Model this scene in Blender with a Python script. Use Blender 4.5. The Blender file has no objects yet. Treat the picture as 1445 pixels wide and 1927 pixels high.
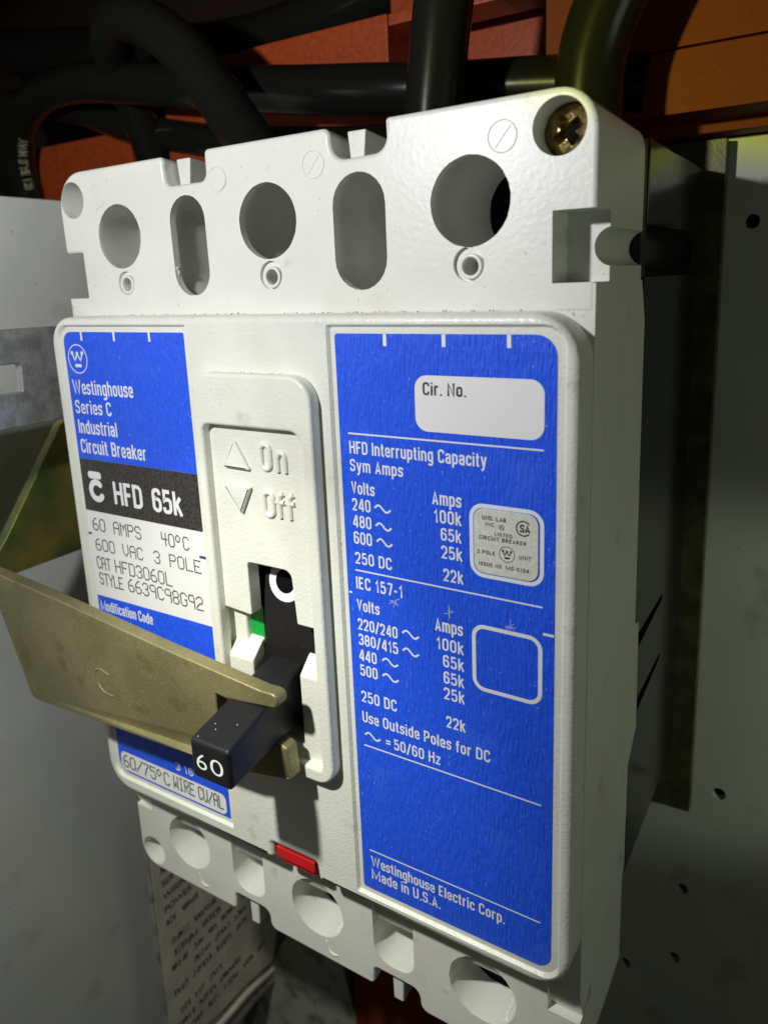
import bpy, bmesh, math, random
from mathutils import Vector, Matrix

random.seed(7)
S = 0.00071            # one drawing unit in metres (the breaker is 146.6 units = 104 mm wide)
scene = bpy.context.scene
COL = scene.collection

# ------------------------------------------------------------------ camera
cam_d = bpy.data.cameras.new('camera')
cam = bpy.data.objects.new('camera', cam_d); COL.objects.link(cam)
R0 = Vector((0.85606844, 0.51559449, -0.03618211))
R1 = Vector((0.08285095, -0.20598578, -0.97504132))
R2 = Vector((-0.51017893, 0.83170438, -0.21905542))
m = Matrix.Identity(4)
for i in range(3):
    m[i][0] = R0[i]; m[i][1] = -R1[i]; m[i][2] = -R2[i]
m.translation = Vector((91.35418932, -125.82215769, 10.22992603)) * S
cam.matrix_world = m
cam_d.sensor_fit = 'VERTICAL'; cam_d.sensor_height = 36.0
cam_d.lens = 1392.4 / 1927 * 36
cam_d.shift_x = -24.56 / 1927; cam_d.shift_y = -122.93 / 1927
cam_d.clip_start = 0.005; cam_d.clip_end = 10
cam_d.dof.use_dof = True
cam_d.dof.focus_distance = 168 * S
cam_d.dof.aperture_fstop = 27
scene.camera = cam

# ------------------------------------------------------------------ world, light, exposure
w = bpy.data.worlds.new('World'); scene.world = w; w.use_nodes = True
w.node_tree.nodes['Background'].inputs[0].default_value = (0.84, 0.92, 0.70, 1)
w.node_tree.nodes['Background'].inputs[1].default_value = 0.009
scene.view_settings.view_transform = 'Standard'
scene.view_settings.look = 'None'
scene.view_settings.exposure = 0
scene.view_settings.gamma = 1

def lamp(name, kind, pos, aim, energy, size, color=(1, 1, 1)):
    d = bpy.data.lights.new(name, kind); d.energy = energy; d.color = color
    o = bpy.data.objects.new(name, d); COL.objects.link(o)
    o.location = Vector(pos) * S
    o.rotation_euler = (Vector(aim) - Vector(pos)).to_track_quat('-Z', 'Y').to_euler()
    if kind == 'AREA': d.size = size * S
    else: d.shadow_soft_size = size * S
    return o, d

# the flashlight: cool white centre, yellow-green ring at the rim of its beam
flash, fd = lamp('flashlight', 'SPOT', (-31, -132, 61), (-30, 0, -120), 0.72, 5.0)
fd.spot_size = math.radians(165); fd.spot_blend = 0.15
fd.use_nodes = True
nt = fd.node_tree; nt.nodes.clear()
lo = nt.nodes.new('ShaderNodeOutputLight'); em = nt.nodes.new('ShaderNodeEmission')
tc = nt.nodes.new('ShaderNodeTexCoord'); sp = nt.nodes.new('ShaderNodeSeparateXYZ'); rp_ = nt.nodes.new('ShaderNodeValToRGB')
mp = nt.nodes.new('ShaderNodeMath'); mp.operation = 'MULTIPLY'; mp.inputs[1].default_value = -1.0
nt.links.new(tc.outputs['Normal'], sp.inputs[0]); nt.links.new(sp.outputs['Z'], mp.inputs[0])
nt.links.new(mp.outputs[0], rp_.inputs[0]); 
# the yellow rim of the beam is only on its right-hand side (limited there to keep the left side neutral)
ra = nt.nodes.new('ShaderNodeMapRange'); ra.inputs['From Min'].default_value = 0.619; ra.inputs['From Max'].default_value = 0.603
rb = nt.nodes.new('ShaderNodeMapRange'); rb.inputs['From Min'].default_value = 0.10; rb.inputs['From Max'].default_value = 0.24
mu = nt.nodes.new('ShaderNodeMath'); mu.operation = 'MULTIPLY'
mx = nt.nodes.new('ShaderNodeMix'); mx.data_type = 'RGBA'; mx.inputs['B'].default_value = (1.05, 1.10, 0.19, 1)
nt.links.new(mp.outputs[0], ra.inputs[0]); nt.links.new(sp.outputs['X'], rb.inputs[0])
nt.links.new(ra.outputs[0], mu.inputs[0]); nt.links.new(rb.outputs[0], mu.inputs[1]); nt.links.new(mu.outputs[0], mx.inputs[0])
nt.links.new(rp_.outputs[0], mx.inputs['A']); nt.links.new(mx.outputs['Result'], em.inputs[0]); nt.links.new(em.outputs[0], lo.inputs[0])
FLASH_RAMP = [(0.40, (.92, .92, .90)), (0.58, (.66, .67, .66)), (0.70, (0.56, 0.56, 0.57)), (0.86, (0.60, 0.605, 0.605)), (0.935, (.75, .755, .72)), (0.97, (1.32, 1.32, 1.21)), (1.0, (1.68, 1.68, 1.5))]
cr = rp_.color_ramp
while len(cr.elements) < len(FLASH_RAMP): cr.elements.new(0.5)
for e, (p, c) in zip(cr.elements, FLASH_RAMP):
    e.position = p; e.color = (*c, 1)
# added spot with no known source, its cone makes the pale band on the panel
dl, dd = lamp('panel_band_fill', 'SPOT', (270, 10, -84), (76, 118, -122), 0.25, 12, (0.92, 1.0, 0.80))
dd.spot_size = math.radians(34); dd.spot_blend = 0.5
lamp('side_fill', 'AREA', (330, -70, -30), (52, 60, -50), 0.044, 130, (0.90, 1.0, 0.80))  # broad fill added to brighten the right-hand side, no fixture behind it

# ------------------------------------------------------------------ materials
def mat(name, color, rough=0.5, metal=0.0, bump=0.0, bscale=1.0, mottle=0.0, mscale=0.1, stretch=(1, 1, 1), spec=0.5, color2=None, detail=3, coat=0.0, mrange=(0.4, 0.62), wear_glints=()):
    mt = bpy.data.materials.new(name); mt.use_nodes = True
    n = mt.node_tree.nodes; l = mt.node_tree.links
    b = n['Principled BSDF']
    b.inputs['Base Color'].default_value = (*color, 1)
    b.inputs['Roughness'].default_value = rough
    b.inputs['Metallic'].default_value = metal
    b.inputs['Specular IOR Level'].default_value = spec
    if coat: b.inputs['Coat Weight'].default_value = coat; b.inputs['Coat Roughness'].default_value = 0.12
    tc = n.new('ShaderNodeTexCoord'); mp = n.new('ShaderNodeMapping')
    mp.inputs['Scale'].default_value = tuple(s / S for s in stretch)
    l.new(tc.outputs['Object'], mp.inputs[0])
    if bump:
        t = n.new('ShaderNodeTexNoise'); t.inputs['Scale'].default_value = bscale; t.inputs['Detail'].default_value = detail
        l.new(mp.outputs[0], t.inputs['Vector'])
        bp = n.new('ShaderNodeBump'); bp.inputs['Strength'].default_value = bump; bp.inputs['Distance'].default_value = 0.35 * S
        l.new(t.outputs['Fac'], bp.inputs['Height']); l.new(bp.outputs[0], b.inputs['Normal'])
    if mottle or color2:
        mp2 = n.new('ShaderNodeMapping'); mp2.inputs['Scale'].default_value = (1 / S,) * 3
        l.new(tc.outputs['Object'], mp2.inputs[0])
        t = n.new('ShaderNodeTexNoise'); t.inputs['Scale'].default_value = mscale; t.inputs['Detail'].default_value = 6
        l.new(mp2.outputs[0], t.inputs['Vector'])
        r = n.new('ShaderNodeValToRGB')
        r.color_ramp.elements[0].position = mrange[0]; r.color_ramp.elements[1].position = mrange[1]
        c2 = color2 if color2 else tuple(c * (1 - mottle) for c in color)
        r.color_ramp.elements[0].color = (*c2, 1); r.color_ramp.elements[1].color = (*color, 1)
        l.new(t.outputs['Fac'], r.inputs[0]); l.new(r.outputs[0], b.inputs['Base Color'])
        if metal:
            rr = n.new('ShaderNodeMapRange'); rr.inputs['To Min'].default_value = max(0.1, rough - 0.12); rr.inputs['To Max'].default_value = rough + 0.12
            l.new(t.outputs['Fac'], rr.inputs[0]); l.new(rr.outputs[0], b.inputs['Roughness'])
    # wear: sparse wear marks and painted glints, each (noise scale, threshold, softness, colour, strength)
    for ws, th, so, wc, st in wear_glints:
        src = b.inputs['Base Color'].links[0].from_socket if b.inputs['Base Color'].is_linked else None
        mp3 = n.new('ShaderNodeMapping'); mp3.inputs['Scale'].default_value = (1 / S,) * 3; mp3.inputs['Location'].default_value = (ws * 31, th * 17, 5)
        l.new(tc.outputs['Object'], mp3.inputs[0])
        t = n.new('ShaderNodeTexNoise'); t.inputs['Scale'].default_value = ws; t.inputs['Detail'].default_value = 2.5
        l.new(mp3.outputs[0], t.inputs['Vector'])
        r = n.new('ShaderNodeMapRange'); r.inputs['From Min'].default_value = th; r.inputs['From Max'].default_value = th + so; r.inputs['To Max'].default_value = st
        l.new(t.outputs['Fac'], r.inputs[0])
        mx = n.new('ShaderNodeMix'); mx.data_type = 'RGBA'; mx.inputs['B'].default_value = (*wc, 1); mx.inputs['A'].default_value = (*color, 1)
        if src: l.new(src, mx.inputs['A'])
        l.new(r.outputs[0], mx.inputs[0]); l.new(mx.outputs['Result'], b.inputs['Base Color'])
    return mt

WHITE_WEAR = ((0.045, .60, .18, (0.66, 0.62, 0.50), .45), (0.11, .665, .06, (0.42, 0.42, 0.38), .38), (1.1, .735, .02, (0.30, 0.27, 0.20), .7))
M = {}
M['white'] = mat('cream_white_plastic', (0.79, 0.80, 0.74), 0.38, bump=0.16, bscale=0.9, mottle=0.05, mscale=0.06, wear_glints=WHITE_WEAR)
M['grain'] = mat('grained_white_plastic', (0.79, 0.80, 0.73), 0.36, bump=0.33, bscale=1.45, mottle=0.05, mscale=0.08, detail=2, wear_glints=WHITE_WEAR)
M['black_base'] = mat('glossy_black_moulding', (0.012, 0.013, 0.013), 0.16, bump=0.03, bscale=0.12, spec=0.5)
M['black'] = mat('satin_black_plastic', (0.011, 0.011, 0.013), 0.42, bump=0.25, bscale=1.6, spec=0.38)
M['shield'] = mat('dusty_black_plastic', (0.010, 0.009, 0.009), 0.6, bump=0.3, bscale=1.2, spec=0.3, color2=(0.035, 0.028, 0.022), mscale=1.4, mrange=(0.28, 0.36))
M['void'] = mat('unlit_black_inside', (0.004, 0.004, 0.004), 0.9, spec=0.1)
M['blue'] = mat('blue_label_print', (0.022, 0.115, 0.98), 0.42, bump=1.35, bscale=1.2, stretch=(1.5, 1, 0.24), mottle=0.16, mscale=1.0, spec=0.4, wear_glints=((1.9, .70, .03, (0.30, 0.42, 1.0), .8), (0.07, .60, .15, (0.05, 0.16, 0.9), .5)))
M['labelblack'] = mat('black_label_print', (0.024, 0.021, 0.020), 0.45, bump=1.0, bscale=1.2, stretch=(1.6, 1, 0.22), color2=(0.060, 0.054, 0.050), mscale=1.6, spec=0.5)
M['paper'] = mat('white_label_stock', (0.84, 0.84, 0.84), 0.5, bump=0.10, bscale=0.8, spec=0.3)
M['print'] = mat('white_print', (0.82, 0.84, 0.88), 0.5, bump=0.1, bscale=1, spec=0.3)
M['ink'] = mat('dark_grey_ink', (0.035, 0.030, 0.035), 0.6, color2=(0.10, 0.09, 0.10), mscale=2.0, spec=0.2)
M['plateink'] = mat('black_plate_ink', (0.006, 0.006, 0.006), 0.7, spec=0.05)
M['silver'] = mat('etched_silver_plate', (0.74, 0.74, 0.68), 0.42, metal=0.0, bump=0.2, bscale=2.0, mottle=0.14, mscale=1.6)
M['gold'] = mat('yellow_zinc_plating', (0.335, 0.29, 0.145), 0.48, metal=0.55, bump=0.38, bscale=2.6, color2=(0.25, 0.235, 0.115), mscale=0.05, mrange=(0.42, 0.60), wear_glints=((2.0, .655, .03, (0.75, 0.70, 0.52), .45), (0.12, .62, .05, (0.20, 0.15, 0.06), .5)))  # pale specks are glitter glints painted into the colour, brown blotches are real
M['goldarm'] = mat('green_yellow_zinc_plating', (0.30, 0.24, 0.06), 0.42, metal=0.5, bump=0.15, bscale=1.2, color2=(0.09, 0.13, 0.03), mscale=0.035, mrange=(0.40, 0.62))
M['brass'] = mat('brassy_screw_metal', (0.42, 0.31, 0.12), 0.34, metal=0.9, bump=0.7, bscale=0.9, mottle=0.6, mscale=0.5)
M['galv'] = mat('galvanised_steel', (0.42, 0.43, 0.44), 0.42, metal=0.55, bump=0.3, bscale=1.1, color2=(0.29, 0.295, 0.29), mscale=0.28)
M['red'] = mat('red_plastic_button', (0.62, 0.016, 0.022), 0.28, bump=0.06, bscale=0.8)
M['green'] = mat('green_plastic_flag', (0.0, 0.36, 0.055), 0.4, bump=0.05)
M['cable'] = mat('black_cable_jacket', (0.010, 0.010, 0.009), 0.22, bump=0.03, bscale=0.5, spec=0.27)
M['cabletext'] = mat('pale_cable_print', (0.30, 0.30, 0.20), 0.6)
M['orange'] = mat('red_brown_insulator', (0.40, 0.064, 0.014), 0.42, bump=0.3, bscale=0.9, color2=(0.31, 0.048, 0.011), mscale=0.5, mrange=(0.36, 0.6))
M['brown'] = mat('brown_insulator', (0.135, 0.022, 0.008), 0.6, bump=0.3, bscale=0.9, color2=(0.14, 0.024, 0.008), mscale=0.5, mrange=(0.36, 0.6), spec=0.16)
M['panel'] = mat('grey_painted_panel', (0.44, 0.46, 0.40), 0.45, bump=0.12, bscale=0.5, mottle=0.06, mscale=0.03, wear_glints=((0.05, .64, .06, (0.22, 0.21, 0.17), .35), (0.5, .74, .02, (0.1, 0.09, 0.07), .6)))
M['wall'] = mat('pale_grey_painted_sheet', (0.82, 0.84, 0.79), 0.5, bump=0.12, bscale=0.6, mottle=0.08, mscale=0.03, wear_glints=((0.05, .62, .08, (0.50, 0.49, 0.42), .4), (0.4, .735, .02, (0.2, 0.18, 0.15), .7)))
M['darksheet'] = mat('dark_brown_sheet', (0.022, 0.014, 0.010), 0.35, bump=0.1, bscale=0.05)
M['rail'] = mat('olive_plated_rail', (0.095, 0.095, 0.045), 0.45, metal=0.4, bump=0.2, bscale=1, mottle=0.4, mscale=0.15)
M['doc'] = mat('aged_paper', (0.74, 0.69, 0.58), 0.7, bump=0.2, bscale=0.3, mottle=0.2, mscale=0.08)
M['docink'] = mat('faded_black_ink', (0.03, 0.022, 0.018), 0.8)
M['stained'] = mat('stained_grey_plate', (0.34, 0.345, 0.30), 0.55, bump=0.15, bscale=0.5, color2=(0.15, 0.14, 0.10), mscale=0.09, mrange=(0.34, 0.5))
M['dust'] = mat('dark_dust', (0.05, 0.035, 0.02), 0.9)
M['rawwhite'] = mat('chipped_white_plastic', (0.80, 0.80, 0.76), 0.6, bump=1.0, bscale=1.2)

# ------------------------------------------------------------------ helpers (all in drawing units; X right, Y away, Z up)
def link(name, me, material, parent=None, kind=None):
    for v in me.vertices: v.co *= S
    me.materials.clear(); me.materials.append(material)
    o = bpy.data.objects.new(name, me); COL.objects.link(o)
    if parent: o.parent = parent
    if kind: o['kind'] = kind
    if len(me.polygons) and me.polygons[0].use_smooth:
        wn = o.modifiers.new('flat_faces', 'WEIGHTED_NORMAL'); wn.keep_sharp = True; wn.weight = 80
    return o

def smooth(me, ang=35):
    me.polygons.foreach_set('use_smooth', [True] * len(me.polygons))
    me.set_sharp_from_angle(angle=math.radians(ang))

def from_bm(bm, sm=None):
    me = bpy.data.meshes.new('m'); bm.normal_update(); bm.to_mesh(me); bm.free()
    if sm: smooth(me, sm)
    return me

def empty(name, loc, label, cat, group=None):
    o = bpy.data.objects.new(name, None); COL.objects.link(o)
    o.empty_display_size = 0.01
    o['label'] = label; o['category'] = cat
    if group: o['group'] = group
    return o

def tag(o, label, cat, group=None):
    o['label'] = label; o['category'] = cat
    if group: o['group'] = group
    return o

def rpoly(pts, n=6):
    """points (x, z[, r]) -> list with rounded corners"""
    out = []; N = len(pts)
    for i, p in enumerate(pts):
        r = p[2] if len(p) > 2 else 0
        P = Vector(p[:2])
        if r <= 0: out.append(P); continue
        A = Vector(pts[i - 1][:2]) - P; B = Vector(pts[(i + 1) % N][:2]) - P
        a = A.normalized(); b = B.normalized()
        ang = a.angle(b); d = min(r / math.tan(ang / 2), A.length * .49, B.length * .49); rr = d * math.tan(ang / 2)
        c = P + (a + b).normalized() * (rr / math.sin(ang / 2))
        s = P + a * d - c; e = P + b * d - c
        t0 = math.atan2(s.y, s.x); t1 = math.atan2(e.y, e.x); dt = t1 - t0
        while dt > math.pi: dt -= 2 * math.pi
        while dt < -math.pi: dt += 2 * math.pi
        for k in range(n + 1):
            t = t0 + dt * k / n; out.append(c + Vector((math.cos(t), math.sin(t))) * rr)
    return out

def rrect(x0, x1, z0, z1, r=0, n=6):
    return rpoly([(x0, z0, r), (x1, z0, r), (x1, z1, r), (x0, z1, r)], n)

def circ(x, z, r, n=48, jit=0.0):
    return [Vector((x + (r + random.uniform(-jit, jit)) * math.cos(2 * math.pi * k / n), z + (r + random.uniform(-jit, jit)) * math.sin(2 * math.pi * k / n))) for k in range(n)]

def obround(x0, x1, z0, z1, n=12, dx=0):
    r = (x1 - x0) / 2; c = (x0 + x1) / 2; o = []
    for k in range(n + 1): t = math.pi * k / n; o.append(Vector((c + r * math.cos(t), z1 - r + r * math.sin(t))))
    for k in range(n + 1): t = math.pi + math.pi * k / n; o.append(Vector((c + dx + r * math.cos(t), z0 + r + r * math.sin(t))))
    return o

def plate(outer, holes=(), y0=0.0, y1=1.0, bev=0.0, res=3, plane='XZ', sm=40):
    """flat polygon with holes given thickness y0..y1 and rounded edges; returns mesh"""
    cu = bpy.data.curves.new('c', 'CURVE'); cu.dimensions = '2D'; cu.fill_mode = 'BOTH'
    for loop in [outer] + list(holes):
        s = cu.splines.new('POLY'); s.points.add(len(loop) - 1)
        for p, q in zip(s.points, loop): p.co = (q[0], q[1], 0, 1)
        s.use_cyclic_u = True
    t = y1 - y0
    bev = min(bev, t * .49)
    cu.extrude = t / 2 - bev
    if bev: cu.bevel_depth = bev; cu.bevel_resolution = res; cu.offset = -bev
    o = bpy.data.objects.new('c', cu); COL.objects.link(o)
    dg = bpy.context.evaluated_depsgraph_get(); dg.update()
    me = bpy.data.meshes.new_from_object(o.evaluated_get(dg))
    bpy.data.objects.remove(o); bpy.data.curves.remove(cu)
    yc = (y0 + y1) / 2
    for v in me.vertices:
        x, y, z = v.co
        if plane == 'XZ': v.co = (x, yc - z, y)
        elif plane == 'YZ': v.co = (yc + z, x, y)      # polygon given as (y, z), thickness along X
        elif plane == 'XY': v.co = (x, y, yc + z)
    bm = bmesh.new(); bm.from_mesh(me)
    bmesh.ops.remove_doubles(bm, verts=bm.verts, dist=1e-4)
    bm.to_mesh(me); bm.free()
    smooth(me, sm)
    return me

def boxm(x0, x1, y0, y1, z0, z1, bev=0.0, seg=2):
    bm = bmesh.new(); bmesh.ops.create_cube(bm, size=1)
    for v in bm.verts:
        v.co = ((x0 + x1) / 2 + v.co.x * (x1 - x0), (y0 + y1) / 2 + v.co.y * (y1 - y0), (z0 + z1) / 2 + v.co.z * (z1 - z0))
    if bev: bmesh.ops.bevel(bm, geom=bm.edges[:], offset=bev, segments=seg, affect='EDGES', profile=.5)
    return from_bm(bm, 40 if bev else None)

def hexa(c, bev=0.0, seg=3):
    """8 corners: front ring (4, counter-clockwise seen from the front) then back ring"""
    bm = bmesh.new(); v = [bm.verts.new(p) for p in c]
    bm.faces.new(v[0:4]); bm.faces.new(v[7:3:-1])
    for i in range(4): bm.faces.new((v[i], v[i + 4], v[(i + 1) % 4 + 4], v[(i + 1) % 4]))
    bmesh.ops.recalc_face_normals(bm, faces=bm.faces)
    if bev: bmesh.ops.bevel(bm, geom=bm.edges[:], offset=bev, segments=seg, affect='EDGES', profile=.5)
    return from_bm(bm, 40 if bev else None)

def cylm(x, z, r, y0, y1, n=40, r2=None):
    bm = bmesh.new(); r2 = r if r2 is None else r2
    a = [bm.verts.new((x + r * math.cos(2 * math.pi * k / n), y0, z + r * math.sin(2 * math.pi * k / n))) for k in range(n)]
    b = [bm.verts.new((x + r2 * math.cos(2 * math.pi * k / n), y1, z + r2 * math.sin(2 * math.pi * k / n))) for k in range(n)]
    bm.faces.new(a); bm.faces.new(b[::-1])
    for k in range(n): bm.faces.new((a[k], b[k], b[(k + 1) % n], a[(k + 1) % n]))
    bmesh.ops.recalc_face_normals(bm, faces=bm.faces)
    return from_bm(bm, 35)

def loft(loops):
    """list of (loop, y): closed solid between them"""
    bm = bmesh.new(); rings = [[bm.verts.new((p[0], y, p[1])) for p in lp] for lp, y in loops]
    n = len(rings[0])
    for a, b in zip(rings, rings[1:]):
        for k in range(n): bm.faces.new((a[k], b[k], b[(k + 1) % n], a[(k + 1) % n]))
    bm.faces.new(rings[0]); bm.faces.new(rings[-1][::-1])
    bmesh.ops.recalc_face_normals(bm, faces=bm.faces)
    return from_bm(bm)

def cut(me, cutters, sm=40):
    o = bpy.data.objects.new('a', me); COL.objects.link(o); tmp = [o]
    for c in cutters:
        oc = bpy.data.objects.new('b', c); COL.objects.link(oc); tmp.append(oc)
        md = o.modifiers.new('b', 'BOOLEAN'); md.operation = 'DIFFERENCE'; md.object = oc; md.solver = 'EXACT'
    dg = bpy.context.evaluated_depsgraph_get(); dg.update()
    r = bpy.data.meshes.new_from_object(o.evaluated_get(dg))
    for t in tmp: bpy.data.objects.remove(t)
    smooth(r, sm)
    return r

def join(meshes):
    bm = bmesh.new()
    for me in meshes: bm.from_mesh(me)
    r = from_bm(bm); return r

def flat(loops, y, holes=()):
    """thin print sheets at depth y"""
    return join([plate(lp, (), y, y + 0.02) for lp in loops])

def sweep(pts, r, n=12, closed=False, cap=True, sub=8):
    """smooth tube through pts (Catmull-Rom)"""
    P = [Vector(p) for p in pts]; path = []
    if sub > 1:
        N = len(P)
        for i in range(N if closed else N - 1):
            p0 = P[i - 1] if (i > 0 or closed) else P[0]; p1 = P[i]; p2 = P[(i + 1) % N]
            p3 = P[(i + 2) % N] if (i + 2 < N or closed) else P[-1]
            for k in range(sub):
                t = k / sub
                path.append(0.5 * ((2 * p1) + (p2 - p0) * t + (2 * p0 - 5 * p1 + 4 * p2 - p3) * t * t + (3 * p1 - p0 - 3 * p2 + p3) * t ** 3))
        if not closed: path.append(P[-1])
    else: path = P
    bm = bmesh.new(); rings = []; nrm = None; L = len(path)
    for i, p in enumerate(path):
        if closed: tg = path[(i + 1) % L] - path[i - 1]
        else: tg = path[min(i + 1, L - 1)] - path[max(i - 1, 0)]
        tg.normalize()
        if nrm is None:
            nrm = tg.orthogonal().normalized()
            if abs(tg.y) < .5: nrm = (Vector((0, -1, 0)) - tg * tg.dot(Vector((0, -1, 0)))).normalized()
        nrm = (nrm - tg * nrm.dot(tg)).normalized(); bn = tg.cross(nrm)
        rings.append([bm.verts.new(p + (nrm * math.cos(2 * math.pi * k / n) + bn * math.sin(2 * math.pi * k / n)) * r) for k in range(n)])
    for i in range(L if closed else L - 1):
        a = rings[i]; b = rings[(i + 1) % L]
        for k in range(n): bm.faces.new((a[k], a[(k + 1) % n], b[(k + 1) % n], b[k]))
    if cap and not closed:
        bm.faces.new(rings[0][::-1]); bm.faces.new(rings[-1])
    bmesh.ops.recalc_face_normals(bm, faces=bm.faces)
    return from_bm(bm, 50)

def ribbon(pts, w, y, closed=False, t=0.02):
    """flat printed stroke of width w along (x, z) points"""
    P = [Vector(p) for p in pts]; N = len(P); L = []; Rr = []
    for i in range(N):
        if closed: tg = P[(i + 1) % N] - P[i - 1]
        else: tg = P[min(i + 1, N - 1)] - P[max(i - 1, 0)]
        tg.normalize(); nn = Vector((-tg.y, tg.x)) * w / 2
        L.append(P[i] + nn); Rr.append(P[i] - nn)
    bm = bmesh.new()
    a = [bm.verts.new((p.x, y, p.y)) for p in L]; b = [bm.verts.new((p.x, y, p.y)) for p in Rr]
    for i in range(N if closed else N - 1):
        j = (i + 1) % N; bm.faces.new((a[i], a[j], b[j], b[i]))
    bmesh.ops.recalc_face_normals(bm, faces=bm.faces)
    return from_bm(bm)

def bar(a, b, w, y): return ribbon([a, b], w, y)

_cap = {}
def text(s, x0, x1, z, cap, y, bold=0.012, spacing=1.0, word=1.0):
    """printed line whose ink spans x0..x1, baseline z, capital height cap"""
    def mk(st):
        cu = bpy.data.curves.new('t', 'FONT'); cu.body = st; cu.size = 1; cu.offset = bold; cu.resolution_u = 4
        cu.space_character = spacing; cu.space_word = word
        o = bpy.data.objects.new('t', cu); COL.objects.link(o)
        dg = bpy.context.evaluated_depsgraph_get(); dg.update()
        me = bpy.data.meshes.new_from_object(o.evaluated_get(dg))
        bpy.data.objects.remove(o); bpy.data.curves.remove(cu)
        return me
    if bold not in _cap:
        h = mk('H'); _cap[bold] = max(v.co.y for v in h.vertices); bpy.data.meshes.remove(h)
    me = mk(s)
    xs = [v.co.x for v in me.vertices]; a, b = min(xs), max(xs)
    k = (x1 - x0) / (b - a); kz = cap / _cap[bold]
    for v in me.vertices:
        v.co = (x0 + (v.co.x - a) * k, y, z + v.co.y * kz)
    return me

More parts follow.
